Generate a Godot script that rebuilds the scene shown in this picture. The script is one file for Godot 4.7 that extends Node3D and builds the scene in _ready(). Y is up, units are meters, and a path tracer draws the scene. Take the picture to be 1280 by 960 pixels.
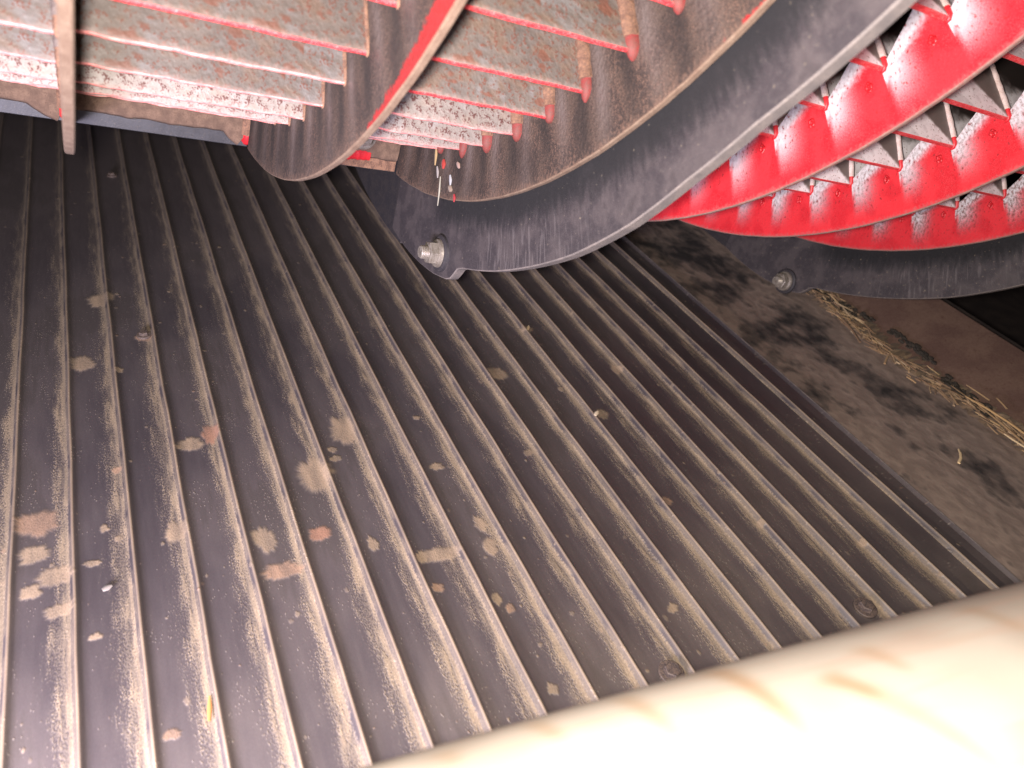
extends Node3D
# Underside of two curved slatted grates above a corrugated steel pan, lit by a camera flash.

const H := 0.36                 # eye height above the pan
const AXIS := Vector3(0.0, 0.3489, -0.5258)
const R_OUT := 0.42             # rib plates
const R_IN := 0.318
const R_SLAT := 0.3880          # outer edge of the slats
const TH0 := -12.0              # angular span of the polar textures
const TH1 := 62.0
const PITCH := 0.02968          # corrugations of the pan
const CREST0 := -0.0903

var G: Transform3D              # frame of the grates: x along their axis, angle 0 straight down
var M := {}
var used := {}
var rng := RandomNumberGenerator.new()

func _ready() -> void:
	rng.seed = 77
	# camera
	var cam := Camera3D.new()
	cam.name = "camera"
	add_child(cam)
	cam.transform = Transform3D(Basis(Vector3(0.894253, 0.140361, 0.424982), Vector3(0.159687, 0.786992, -0.595940), Vector3(-0.418104, 0.600785, 0.681356)), Vector3(0, H, 0))
	cam.fov = 54.85
	var at := CameraAttributesPhysical.new()
	at.frustum_focal_length = 23.125
	at.frustum_focus_distance = 0.50
	at.frustum_near = 0.02
	at.frustum_far = 30.0
	at.exposure_aperture = 8.5
	cam.attributes = at
	cam.current = true
	# darkness round the machine, a trace of light from outside
	var we := WorldEnvironment.new()
	we.name = "surroundings"
	var env := Environment.new()
	env.background_mode = Environment.BG_COLOR
	env.background_color = Color(0.115, 0.105, 0.115)
	env.background_energy_multiplier = 1.0
	env.tonemap_mode = Environment.TONE_MAPPER_LINEAR
	env.tonemap_exposure = 1.2
	env.sdfgi_enabled = true
	env.ssao_enabled = true
	env.ssil_enabled = true
	we.environment = env
	add_child(we)
	# the flash beside the lens
	var fl := OmniLight3D.new()
	fl.name = "camera_flash"
	fl.light_color = Color(1.0, 0.965, 0.935)
	fl.light_energy = 0.40
	fl.light_size = 0.003
	fl.omni_range = 6.0
	fl.omni_attenuation = 2.0
	fl.shadow_enabled = true
	add_child(fl)
	fl.position = cam.transform * Vector3(-0.0176, 0.0005, 0.002)

	# cool daylight that reaches the near left of the pan through the machine's open side
	var dl := AreaLight3D.new()
	dl.name = "daylight_opening"
	dl.area_size = Vector2(0.16, 0.10)
	dl.light_color = Color(0.93, 0.90, 1.0)
	dl.light_energy = 0.68
	dl.area_range = 4.0
	dl.area_attenuation = 2.0
	dl.shadow_enabled = true
	add_child(dl)
	dl.look_at_from_position(Vector3(-0.215, 0.135, -0.02), Vector3(-0.04, 0.0, -0.20))

	G = Transform3D(Basis(Vector3(0.985254, -0.170723, 0.011337), Vector3(0.168628, 0.957670, -0.233308), Vector3(0.028974, 0.231780, 0.972337)), Vector3.ZERO)
	G.origin = Vector3(0, H, 0) + G.basis * AXIS

	materials()
	pan()
	side_sheets()
	grates()
	brackets()
	loose_bits()
	pale_bar()

# ------------------------------------------------------------------ helpers
func numbered(called: String) -> String:
	if not used.has(called):
		used[called] = 0
		return called
	used[called] += 1
	return "%s_%03d" % [called, used[called]]

func thing(called: String, label: String, category: String, xf := Transform3D(), group := "") -> Node3D:
	var o := Node3D.new()
	o.name = numbered(called)
	add_child(o, true)
	o.transform = xf
	tag(o, label, category, group)
	return o

func tag(o: Node, label: String, category: String, group := "", kind := "") -> void:
	o.set_meta("label", label)
	o.set_meta("category", category)
	if group != "": o.set_meta("group", group)
	if kind != "": o.set_meta("kind", kind)

func obj(called: String, mesh: Mesh, parent: Node = self, xf := Transform3D(), mat: Material = null) -> MeshInstance3D:
	var o := MeshInstance3D.new()
	var n := 0
	var nm := called
	if parent == self:
		nm = numbered(called)
	else:
		while parent.has_node(NodePath(nm)):
			n += 1
			nm = "%s_%03d" % [called, n]
	o.name = nm
	o.mesh = mesh
	if mat: o.material_override = mat
	parent.add_child(o, true)
	o.transform = xf
	return o

func st() -> SurfaceTool:
	var s := SurfaceTool.new()
	s.begin(Mesh.PRIMITIVE_TRIANGLES)
	return s

func tri(s: SurfaceTool, p: Array, uv: Array, hint: Vector3, group: int) -> void:
	var n: Vector3 = (p[2] - p[0]).cross(p[1] - p[0])
	var order := [0, 1, 2] if n.dot(hint) >= 0.0 else [0, 2, 1]
	for i in order:
		s.set_smooth_group(group)
		s.set_uv(uv[i] if uv.size() else Vector2.ZERO)
		s.add_vertex(p[i])

func quad(s: SurfaceTool, a: Vector3, b: Vector3, c: Vector3, d: Vector3, hint: Vector3, group := -1, uv := []) -> void:
	var u2 := uv if uv.size() else [Vector2.ZERO, Vector2.ZERO, Vector2.ZERO, Vector2.ZERO]
	tri(s, [a, b, c], [u2[0], u2[1], u2[2]], hint, group)
	tri(s, [a, c, d], [u2[0], u2[2], u2[3]], hint, group)

func done(parts: Array) -> ArrayMesh:     # [SurfaceTool, Material] pairs joined into one mesh
	var m: ArrayMesh = null
	var k := 0
	for p in parts:
		var s: SurfaceTool = p[0]
		s.generate_normals()
		m = s.commit(m)
		m.surface_set_material(k, p[1])
		k += 1
	return m

func pol(x: float, r: float, deg: float) -> Vector3:
	var a := deg_to_rad(deg)
	return Vector3(x, -r * cos(a), r * sin(a))

func out_r(line: Array, th: float) -> float:
	for i in line.size() - 1:
		if th <= line[i + 1].x:
			return lerpf(line[i].y, line[i + 1].y, clampf((th - line[i].x) / (line[i + 1].x - line[i].x), 0, 1))
	return line[-1].y

# an arc-shaped plate with bevelled outer edge; line = [Vector2(degrees, outer radius)...]
func arc_plate(x0: float, x1: float, rin: float, line: Array, step: float, face: Material, rim: Material, rmax: float, wob := 0.0, inner := []) -> ArrayMesh:
	var f := st()
	var e := st()
	var ths: Array[float] = []
	var t: float = line[0].x
	while t < line[-1].x:
		ths.append(t)
		t += step
	ths.append(line[-1].x)
	for p in inner:
		if p.x > line[0].x and p.x < line[-1].x: ths.append(p.x)
	ths.sort()
	var ch := 0.0007
	var no := FastNoiseLite.new()
	no.frequency = 0.35
	no.seed = int(x0 * 1000.0)
	for i in ths.size() - 1:
		var a := ths[i]
		var b := ths[i + 1]
		var ra := out_r(line, a) + wob * no.get_noise_1d(a)
		var rb := out_r(line, b) + wob * no.get_noise_1d(b)
		if b - a < 0.0005: continue
		var ia := out_r(inner, a) if inner.size() else rin
		var ib := out_r(inner, b) if inner.size() else rin
		var wa := (ia - rin) / (rmax - rin)
		var wb := (ib - rin) / (rmax - rin)
		var ua := (a - TH0) / (TH1 - TH0)
		var ub := (b - TH0) / (TH1 - TH0)
		var va := (ra - ch - rin) / (rmax - rin)
		var vb := (rb - ch - rin) / (rmax - rin)
		var uv := [Vector2(ua, wa), Vector2(ua, va), Vector2(ub, vb), Vector2(ub, wb)]
		quad(f, pol(x0, ia, a), pol(x0, ra - ch, a), pol(x0, rb - ch, b), pol(x0, ib, b), Vector3.LEFT, -1, uv)
		quad(f, pol(x1, ia, a), pol(x1, ra - ch, a), pol(x1, rb - ch, b), pol(x1, ib, b), Vector3.RIGHT, -1, uv)
		var o := pol(0, 1, (a + b) * 0.5)
		quad(e, pol(x0, ra - ch, a), pol(x0 + ch, ra, a), pol(x0 + ch, rb, b), pol(x0, rb - ch, b), o + Vector3.LEFT, 1)
		quad(e, pol(x0 + ch, ra, a), pol(x1 - ch, ra, a), pol(x1 - ch, rb, b), pol(x0 + ch, rb, b), o, 2)
		quad(e, pol(x1 - ch, ra, a), pol(x1, ra - ch, a), pol(x1, rb - ch, b), pol(x1 - ch, rb, b), o + Vector3.RIGHT, 3)
		quad(e, pol(x0, ia, a), pol(x1, ia, a), pol(x1, ib, b), pol(x0, ib, b), -o, 4 if absf(ib - ia) < 0.006 else -1)
	for k in [0, -1]:
		var a: float = ths[k]
		var ra := out_r(line, a) + wob * no.get_noise_1d(a)
		var tangent := pol(0, 1, a + (-90 if k == 0 else 90))
		quad(e, pol(x0, rin, a), pol(x0, ra - ch, a), pol(x1, ra - ch, a), pol(x1, rin, a), tangent)
	return done([[f, face], [e, rim]])

# profile = [Vector2(x, r)...] turned about the x axis
func lathe(profile: Array, segs: int, mat: Material, twist := 0.0, smooth := true) -> ArrayMesh:
	var s := st()
	for i in profile.size() - 1:
		for k in segs:
			var a := TAU * k / segs + twist
			var b := TAU * (k + 1) / segs + twist
			var p: Vector2 = profile[i]
			var q: Vector2 = profile[i + 1]
			var mid := Vector3(0, cos((a + b) * 0.5), sin((a + b) * 0.5))
			var nrm := mid * (q.x - p.x) + Vector3.LEFT * (q.y - p.y)
			var A := Vector3(p.x, p.y * cos(a), p.y * sin(a))
			var B := Vector3(q.x, q.y * cos(a), q.y * sin(a))
			var C := Vector3(q.x, q.y * cos(b), q.y * sin(b))
			var D := Vector3(p.x, p.y * cos(b), p.y * sin(b))
			var uv := [Vector2(float(i) / (profile.size() - 1), float(k) / segs), Vector2(float(i + 1) / (profile.size() - 1), float(k) / segs), Vector2(float(i + 1) / (profile.size() - 1), float(k + 1) / segs), Vector2(float(i) / (profile.size() - 1), float(k + 1) / segs)]
			if p.y < 1e-6:
				tri(s, [A, B, C], [uv[0], uv[1], uv[2]], nrm, i + 1 if smooth else -1)
			elif q.y < 1e-6:
				tri(s, [A, B, D], [uv[0], uv[1], uv[3]], nrm, i + 1 if smooth else -1)
			else:
				quad(s, A, B, C, D, nrm, i + 1 if smooth else -1, uv)
	return done([[s, mat]])

# a tube through points with radii (ry across, rz other way); ends closed to a point
func tube(s: SurfaceTool, pts: Array, radii: Array, up: Vector3, segs := 8, flat := 1.0) -> void:
	var rings := []
	for i in pts.size():
		var d: Vector3 = (pts[mini(i + 1, pts.size() - 1)] - pts[maxi(i - 1, 0)]).normalized()
		var u := (up - d * up.dot(d)).normalized()
		var v := d.cross(u)
		var ring := []
		for k in segs:
			var a := TAU * k / segs
			ring.append(pts[i] + (u * cos(a) * flat + v * sin(a)) * radii[i])
		rings.append(ring)
	for i in pts.size() - 1:
		for k in segs:
			var k2 := (k + 1) % segs
			var c: Vector3 = (pts[i] + pts[i + 1]) * 0.5
			quad(s, rings[i][k], rings[i + 1][k], rings[i + 1][k2], rings[i][k2], (rings[i][k] + rings[i + 1][k2]) * 0.5 - c, 1)
	for e in [0, pts.size() - 1]:
		var d: Vector3 = (pts[e] - pts[1 if e == 0 else e - 1])
		for k in range(1, segs - 1):
			tri(s, [rings[e][0], rings[e][k], rings[e][k + 1]], [], d, -1)

func nb(w: int, h: int, f: float, oct: int, sd: int, typ := FastNoiseLite.TYPE_SIMPLEX_SMOOTH) -> PackedByteArray:
	var n := FastNoiseLite.new()
	n.noise_type = typ
	n.frequency = f
	n.seed = sd
	n.fractal_type = FastNoiseLite.FRACTAL_FBM if oct > 1 else FastNoiseLite.FRACTAL_NONE
	n.fractal_octaves = oct
	return n.get_image(w, h, false, false, true).get_data()

func stretched(w: int, h: int, sw: int, sh: int, f: float, oct: int, sd: int) -> PackedByteArray:
	var n := FastNoiseLite.new()
	n.frequency = f
	n.seed = sd
	n.fractal_octaves = oct
	var im := n.get_image(sw, sh, false, false, true)
	im.resize(w, h, Image.INTERPOLATE_BILINEAR)
	return im.get_data()

func tex(w: int, h: int, d: PackedByteArray, fmt := Image.FORMAT_RGB8) -> ImageTexture:
	return ImageTexture.create_from_image(Image.create_from_data(w, h, false, fmt, d))

func step01(x: float) -> float:
	return 1.0 if x > 0.001 else 0.0

func ss(a: float, b: float, x: float) -> float:
	var t := clampf((x - a) / (b - a), 0.0, 1.0)
	return t * t * (3.0 - 2.0 * t)

func mat(rough: float, metal := 0.0, spec := 0.5) -> StandardMaterial3D:
	var m := StandardMaterial3D.new()
	m.roughness = rough
	m.metallic = metal
	m.metallic_specular = spec
	return m

# mottled material laid on by position: two tones, dirt specks, a little relief
func mottled(c0: Color, c1: Color, speck: Color, amount: float, scale: float, rough: float, metal: float, bump: float, sd: int) -> StandardMaterial3D:
	var n := 384
	var a := nb(n, n, 0.018, 4, sd)
	var b := nb(n, n, 0.09, 3, sd + 1)
	var c := nb(n, n, 0.35, 2, sd + 2)
	var d := PackedByteArray()
	d.resize(n * n * 3)
	var hgt := PackedByteArray()
	hgt.resize(n * n)
	for i in n * n:
		var t := a[i] / 255.0 * 0.6 + b[i] / 255.0 * 0.4
		var k := c0.lerp(c1, ss(0.3, 0.7, t))
		var sp := ss(1.0 - amount - 0.08, 1.0 - amount + 0.08, c[i] / 255.0 * 0.6 + b[i] / 255.0 * 0.4)
		k = k.lerp(speck, sp)
		var g := (c[i] / 255.0 - 0.5) * 0.10
		d[i * 3] = int(clampf(k.r + g, 0, 1) * 255)
		d[i * 3 + 1] = int(clampf(k.g + g, 0, 1) * 255)
		d[i * 3 + 2] = int(clampf(k.b + g, 0, 1) * 255)
		hgt[i] = int(clampf(t * 0.6 + c[i] / 255.0 * 0.4, 0, 1) * 255)
	var m := mat(rough, metal)
	m.albedo_texture = tex(n, n, d)
	m.uv1_triplanar = true
	m.uv1_scale = Vector3.ONE * scale
	if bump > 0.0:
		m.heightmap_enabled = true
		m.heightmap_texture = tex(n, n, hgt, Image.FORMAT_L8)
		m.heightmap_scale = bump
	return m

# ------------------------------------------------------------------ materials
func materials() -> void:
	M.rim_old = mottled(Color8(132, 108, 90), Color8(160, 138, 118), Color8(92, 62, 48), 0.36, 14.0, 0.9, 0.0, 0.03, 11)
	M.rim_old.albedo_color = Color(0.78, 0.77, 0.76)
	M.rim_red = mottled(Color8(150, 120, 108), Color8(124, 104, 96), Color8(168, 60, 58), 0.36, 14.0, 0.85, 0.0, 0.02, 15)
	M.rim_black = mottled(Color8(98, 91, 88), Color8(128, 117, 110), Color8(70, 64, 64), 0.38, 12.0, 0.8, 0.0, 0.02, 19)
	M.edge_red = mottled(Color8(196, 44, 50), Color8(212, 66, 70), Color8(228, 168, 160), 0.33, 16.0, 0.5, 0.0, 0.02, 23)
	M.edge_pink = mottled(Color8(214, 120, 118), Color8(228, 172, 164), Color8(120, 52, 48), 0.34, 16.0, 0.5, 0.0, 0.03, 27)
	M.rust = mottled(Color8(98, 72, 60), Color8(132, 100, 82), Color8(152, 106, 74), 0.34, 18.0, 0.9, 0.0, 0.06, 31)
	M.weld_dark = mottled(Color8(96, 84, 80), Color8(134, 120, 114), Color8(60, 50, 48), 0.36, 18.0, 0.7, 0.0, 0.05, 35)
	M.weld_pale = mottled(Color8(206, 184, 176), Color8(222, 204, 200), Color8(150, 96, 88), 0.32, 18.0, 0.6, 0.0, 0.04, 37)
	M.red_paint = mottled(Color8(206, 42, 50), Color8(190, 34, 42), Color8(120, 26, 28), 0.28, 20.0, 0.4, 0.0, 0.02, 39)
	M.red_dirty = mottled(Color8(126, 40, 38), Color8(108, 62, 54), Color8(84, 50, 44), 0.34, 24.0, 0.7, 0.0, 0.04, 41)
	M.blue_steel = mottled(Color8(54, 53, 58), Color8(44, 43, 48), Color8(84, 76, 72), 0.28, 9.0, 0.5, 0.0, 0.01, 43)
	M.brown_dirt = mottled(Color8(96, 76, 64), Color8(122, 98, 82), Color8(66, 48, 40), 0.36, 16.0, 0.95, 0.0, 0.08, 47)
	M.drum = mottled(Color8(44, 36, 32), Color8(60, 50, 44), Color8(28, 23, 21), 0.34, 9.0, 0.85, 0.0, 0.04, 51)
	M.zinc = mottled(Color8(166, 157, 146), Color8(130, 120, 109), Color8(104, 90, 74), 0.26, 22.0, 0.36, 0.45, 0.02, 55)
	M.black_steel = mottled(Color8(58, 54, 56), Color8(76, 70, 70), Color8(104, 94, 88), 0.28, 10.0, 0.6, 0.0, 0.02, 59)
	M.ring_steel = mottled(Color8(44, 41, 45), Color8(54, 49, 50), Color8(72, 64, 60), 0.28, 10.0, 0.65, 0.0, 0.02, 61)
	M.pan_bolt = mottled(Color8(66, 58, 58), Color8(98, 84, 76), Color8(128, 108, 90), 0.36, 20.0, 0.6, 0.2, 0.03, 63)
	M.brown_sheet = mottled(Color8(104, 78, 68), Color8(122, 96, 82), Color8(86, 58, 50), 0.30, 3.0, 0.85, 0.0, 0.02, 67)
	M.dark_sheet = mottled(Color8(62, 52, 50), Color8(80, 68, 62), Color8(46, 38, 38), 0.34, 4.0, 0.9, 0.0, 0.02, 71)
	M.residue = mottled(Color8(40, 36, 32), Color8(64, 56, 46), Color8(98, 80, 58), 0.28, 26.0, 0.95, 0.0, 0.08, 75)
	M.straw = mat(0.75)
	M.straw.vertex_color_use_as_albedo = true
	M.straw.rim_enabled = true
	M.straw.rim = 0.2
	M.slat_old = slat_material(false, 101)
	M.slat_flaky = slat_material(true, 131)
	M.slat_old.albedo_color = Color(0.63, 0.62, 0.62)
	M.slat_brightened = M.slat_old.duplicate()  # same slat steel, lightened to make up for weaker light on that section
	M.slat_brightened.albedo_color = Color(0.74, 0.735, 0.74)
	M.slat_flaky.albedo_color = Color(0.76, 0.75, 0.75)
	M.slat_new = slat_material_new(161)

func slat_material(flaky: bool, sd: int) -> StandardMaterial3D:
	var w := 1024
	var h := 256
	var a := nb(w, h, 0.008, 4, sd)
	var b := nb(w, h, 0.05, 4, sd + 1)
	var c := nb(w, h, 0.16, 2, sd + 2)
	var e := stretched(w, h, 256, 128, 0.03, 3, sd + 3)
	var f := nb(w, h, 0.45, 1, sd + 4)
	var d := PackedByteArray()
	d.resize(w * h * 3)
	var rg := PackedByteArray()
	rg.resize(w * h)
	for y in h:
		var v := float(y) / h
		for x in w:
			var i := y * w + x
			var t := a[i] / 255.0
			var k := Color8(138, 127, 120).lerp(Color8(164, 151, 141), t)
			k = k.lerp(Color8(166, 134, 112), ss(0.5, 0.8, e[i] / 255.0) * 0.6)          # brown film
			k = k.lerp(Color8(176, 172, 172), ss(0.62, 0.85, a[(i + 40011) % (w * h)] / 255.0) * 0.7)   # polished patches
			var sp := b[i] / 255.0 * 0.55 + c[i] / 255.0 * 0.45
			if flaky:
				k = k.lerp(Color8(208, 198, 192), 0.50)
				k = k.lerp(Color8(108, 58, 52), ss(0.585, 0.64, sp) * 0.85)
				k = k.lerp(Color8(92, 50, 46), ss(0.80, 0.87, f[i] / 255.0) * ss(0.4, 0.6, t) * 0.8)
			else:
				k = k.lerp(Color8(150, 82, 62), ss(0.60, 0.68, sp) * 0.75)
				k = k.lerp(Color8(164, 98, 76), ss(0.70, 0.78, e[(i + 7771) % (w * h)] / 255.0) * 0.65)
				k = k.lerp(Color8(96, 62, 52), ss(0.88, 0.93, f[i] / 255.0) * 0.7)
			k = k.lerp(Color8(220, 194, 186), ss(0.93, 0.985, v + (b[i] / 255.0 - 0.5) * 0.05) * 0.6)   # paint rubbed thin along the edge
			var g := (f[i] / 255.0 - 0.5) * 0.06
			d[i * 3] = int(clampf(k.r + g, 0, 1) * 255)
			d[i * 3 + 1] = int(clampf(k.g + g, 0, 1) * 255)
			d[i * 3 + 2] = int(clampf(k.b + g, 0, 1) * 255)
			rg[i] = int(clampf(0.42 + sp * 0.5, 0, 1) * 255)
	var m := mat(1.0, 0.0, 0.6)
	m.albedo_texture = tex(w, h, d)
	m.roughness_texture = tex(w, h, rg, Image.FORMAT_L8)
	m.heightmap_enabled = true
	m.heightmap_texture = tex(w, h, b, Image.FORMAT_L8)
	m.heightmap_scale = 0.03
	return m

func slat_material_new(sd: int) -> StandardMaterial3D:
	var w := 512
	var h := 256
	var a := nb(w, h, 0.012, 4, sd)
	var b := nb(w, h, 0.07, 3, sd + 1)
	var f := nb(w, h, 0.45, 1, sd + 4)
	var d := PackedByteArray()
	d.resize(w * h * 3)
	for y in h:
		var v := float(y) / h
		for x in w:
			var i := y * w + x
			var k := Color8(250, 244, 246).lerp(Color8(226, 218, 220), ss(0.35, 0.7, a[i] / 255.0))
			k = k.lerp(Color8(92, 80, 74), ss(-0.002, 0.004, (1.0 - v) * 0.0620 * 1.6 - (1.0 - float(x) / w) * 0.135 + (a[i] / 255.0 - 0.5) * 0.006) * 0.85)      # grey brown wedge widening inwards at the end
			k = k.lerp(Color8(140, 118, 108), ss(0.70, 0.80, b[i] / 255.0) * 0.5)
			k = k.lerp(Color8(46, 38, 35), ss(0.62, 0.40, v + (a[i] / 255.0 - 0.5) * 0.2))      # inner part painted dark brown, for the gloom inside the gaps
			var g := (f[i] / 255.0 - 0.5) * 0.05
			d[i * 3] = int(clampf(k.r + g, 0, 1) * 255)
			d[i * 3 + 1] = int(clampf(k.g + g, 0, 1) * 255)
			d[i * 3 + 2] = int(clampf(k.b + g, 0, 1) * 255)
	var m := mat(0.45, 0.0, 0.6)
	m.albedo_texture = tex(w, h, d)
	return m

# face of a rib plate: u runs along the arc, v from the inner to the outer edge
func plate_material(old: bool, s0: float, pitch: float, th_red: float, mottle: float, sd: int) -> StandardMaterial3D:
	var w := 2048
	var h := 256
	var n1 := nb(w, h, 0.012, 4, sd)
	var n2 := nb(w, h, 0.10, 3, sd + 1)
	var n3 := nb(w, h, 0.42, 2, sd + 2)
	var n4 := nb(w, h, 0.004, 3, sd + 3)
	var d := PackedByteArray()
	d.resize(w * h * 3)
	var rg := PackedByteArray()
	rg.resize(w * h)
	var jit := []
	var wid := []
	for i in 40:
		jit.append(rng.randf_range(-0.05, 0.05))
		wid.append(rng.randf_range(0.8, 1.2))
	for y in h:
		var r := R_IN + (R_OUT - R_IN) * y / h
		for x in w:
			var i := y * w + x
			var th := TH0 + (TH1 - TH0) * x / w
			var q := (th - s0) / pitch + 10.0
			var j := int(floor(q))
			var ph := q - j
			var a := n1[i] / 255.0
			var b := n2[i] / 255.0
			var c := n3[i] / 255.0
			var e := n4[i] / 255.0
			var k: Color
			var rough := 0.6
			if old:
				var cc: float = 0.30 + jit[j]
				var wv: float = 0.17 * wid[j]
				var band := exp(-pow((ph - cc) / wv, 2.0))
				var fade := ss(0.424, 0.388, r + (e - 0.5) * 0.02)
				k = Color8(58, 47, 42).lerp(Color8(86, 70, 60), ss(0.3, 0.7, a))
				k = k.lerp(Color8(134, 102, 84), ss(0.555, 0.63, b * 0.35 + c * 0.65) * (0.40 + 0.5 * ss(0.40, 0.66, e)))
				k = k.lerp(Color8(36, 29, 27), ss(0.58, 0.68, (1.0 - c) * 0.65 + b * 0.35 + (a - 0.5) * 0.2) * 0.65)
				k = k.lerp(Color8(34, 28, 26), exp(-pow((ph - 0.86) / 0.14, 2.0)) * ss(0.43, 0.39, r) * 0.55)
				k = k.lerp(Color8(122, 112, 108), band * (0.22 + 0.62 * fade) * (0.40 + 0.5 * a + 0.3 * b))
				rough = lerpf(0.85, 0.5, band * fade)
				var rim := ss(0.415, 0.4195, r + (b - 0.5) * 0.008)
				k = k.lerp(Color8(122, 96, 80), rim * 0.6)
				var grow := clampf((th - th_red) / 12.0 + (a - 0.5) * 0.5, 0.0, 1.0)
				var red := ss(0.0, 1.0, (r - 0.4185 + 0.0115 * grow + (b - 0.5) * 0.004 + (e - 0.5) * 0.004) / 0.0010) * ss(0.0, 0.06, grow)
				k = k.lerp(Color8(198, 50, 54).lerp(Color8(150, 50, 48), b), red)
				if red > 0.5: rough = 0.45
			else:
				var dn := r - (0.3855 - 0.0045 * pitch * ph)
				var strip := ss(0.0165, 0.0060, dn + (b - 0.5) * 0.004)
				var bump := ss(-0.01, 0.10, ph) * ss(0.36 + 0.28 * wid[j], 0.14, ph)
				var streak: float = bump * ss(0.4190 + jit[(j + 7) % 40] * 0.06, 0.390, r)
				var worn := maxf(strip * ss(1.0, 0.93, ph), streak)
				worn = clampf(worn + ((c - 0.5) * 1.3 + (b - 0.5) * 0.7 + (a - 0.5) * 0.3) * (0.55 + mottle) * 2.2 * worn * (1.0 - worn), 0.0, 1.0)
				k = Color8(216, 50, 58).lerp(Color8(200, 36, 46), ss(0.35, 0.7, a))
				k = k.lerp(Color8(232, 110, 108), ss(0.60, 0.74, c * 0.6 + a * 0.4) * 0.35)
				var silver := Color8(214, 206, 210).lerp(Color8(188, 180, 182), b)
				silver = silver.lerp(Color8(96, 78, 70), mottle * ss(0.50, 0.64, c * 0.55 + b * 0.45))
				k = k.lerp(silver, worn)
				k = k.lerp(Color8(126, 38, 40), ss(0.77, 0.80, b) * 0.7 * (1.0 - ss(0.405, 0.415, r)))     # droplets and chips
				k = k.lerp(Color8(140, 96, 84), ss(0.80, 0.86, c) * mottle * 0.7)
				k = k.lerp(Color8(176, 120, 112), ss(0.416, 0.4195, r + (b - 0.5) * 0.004) * 0.5)
				rough = lerpf(0.42, 0.5, worn) + (c - 0.5) * 0.1
			var g := (c - 0.5) * 0.07
			d[i * 3] = int(clampf(k.r + g, 0, 1) * 255)
			d[i * 3 + 1] = int(clampf(k.g + g, 0, 1) * 255)
			d[i * 3 + 2] = int(clampf(k.b + g, 0, 1) * 255)
			rg[i] = int(clampf(rough, 0, 1) * 255)
	var m := mat(1.0, 0.0, 0.5)
	m.albedo_texture = tex(w, h, d)
	m.roughness_texture = tex(w, h, rg, Image.FORMAT_L8)
	m.texture_repeat = false
	m.heightmap_enabled = true
	m.heightmap_texture = tex(w, h, n2, Image.FORMAT_L8)
	m.heightmap_scale = 0.05 if old else 0.012
	if old: m.albedo_color = Color(0.86, 0.85, 0.85)
	return m

# black paint of a support bracket: greasy along the grate, rubbed and scratched farther out
func bracket_material(sd: int, rin: float, rmax: float) -> StandardMaterial3D:
	var w := 2048
	var h := 256
	var a := nb(w, h, 0.010, 4, sd)
	var b := nb(w, h, 0.08, 3, sd + 1)
	var c := nb(w, h, 0.42, 2, sd + 2)
	var s := stretched(w, h, 1024, 12, 0.22, 2, sd + 3)
	var fr := stretched(w, h, 1024, 32, 0.12, 3, sd + 5)
	var d := PackedByteArray()
	d.resize(w * h * 3)
	var rg := PackedByteArray()
	rg.resize(w * h)
	for y in h:
		var r := rin + (rmax - rin) * y / h
		for x in w:
			var i := y * w + x
			var th := TH0 + (TH1 - TH0) * x / w
			var k := Color8(78, 72, 76).lerp(Color8(98, 90, 92), ss(0.3, 0.7, a[i] / 255.0))
			k = k.lerp(Color8(112, 102, 100), ss(0.56, 0.72, b[i] / 255.0 * 0.5 + c[i] / 255.0 * 0.5) * 0.4)
			var grease := ss(0.4440, 0.4250, r + (fr[i] / 255.0 - 0.5) * 0.011 + (c[i] / 255.0 - 0.5) * 0.006) * ss(0.0, 6.0, th)
			k = k.lerp(Color8(26, 24, 28), grease * 0.88)
			var scr := ss(0.60, 0.74, s[i] / 255.0) * ss(0.432, 0.442, r) * ss(10.0, 15.0, th) * ss(32.0, 22.0, th)
			k = k.lerp(Color8(140, 132, 132), scr * 0.5)
			k = k.lerp(Color8(190, 172, 140), ss(0.86, 0.89, b[i] / 255.0) * 0.7)
			k = k.lerp(Color8(58, 53, 56), ss(0.70, 0.9, a[i] / 255.0) * 0.3)
			var g := (c[i] / 255.0 - 0.5) * 0.08
			d[i * 3] = int(clampf(k.r + g, 0, 1) * 255)
			d[i * 3 + 1] = int(clampf(k.g + g, 0, 1) * 255)
			d[i * 3 + 2] = int(clampf(k.b + g, 0, 1) * 255)
			rg[i] = int(clampf(0.46 + grease * 0.3 + b[i] / 255.0 * 0.2, 0, 1) * 255)
	var m := mat(1.0, 0.0, 0.5)
	m.albedo_texture = tex(w, h, d)
	m.roughness_texture = tex(w, h, rg, Image.FORMAT_L8)
	m.texture_repeat = false
	m.heightmap_enabled = true
	m.heightmap_texture = tex(w, h, c, Image.FORMAT_L8)
	m.heightmap_scale = 0.006
	m.albedo_color = Color(0.77, 0.765, 0.755)
	return m

# ------------------------------------------------------------------ the corrugated pan
const PX0 := -0.215
const PX1 := 0.50
const PZ0 := -1.45
const PZ1 := 0.02

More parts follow.
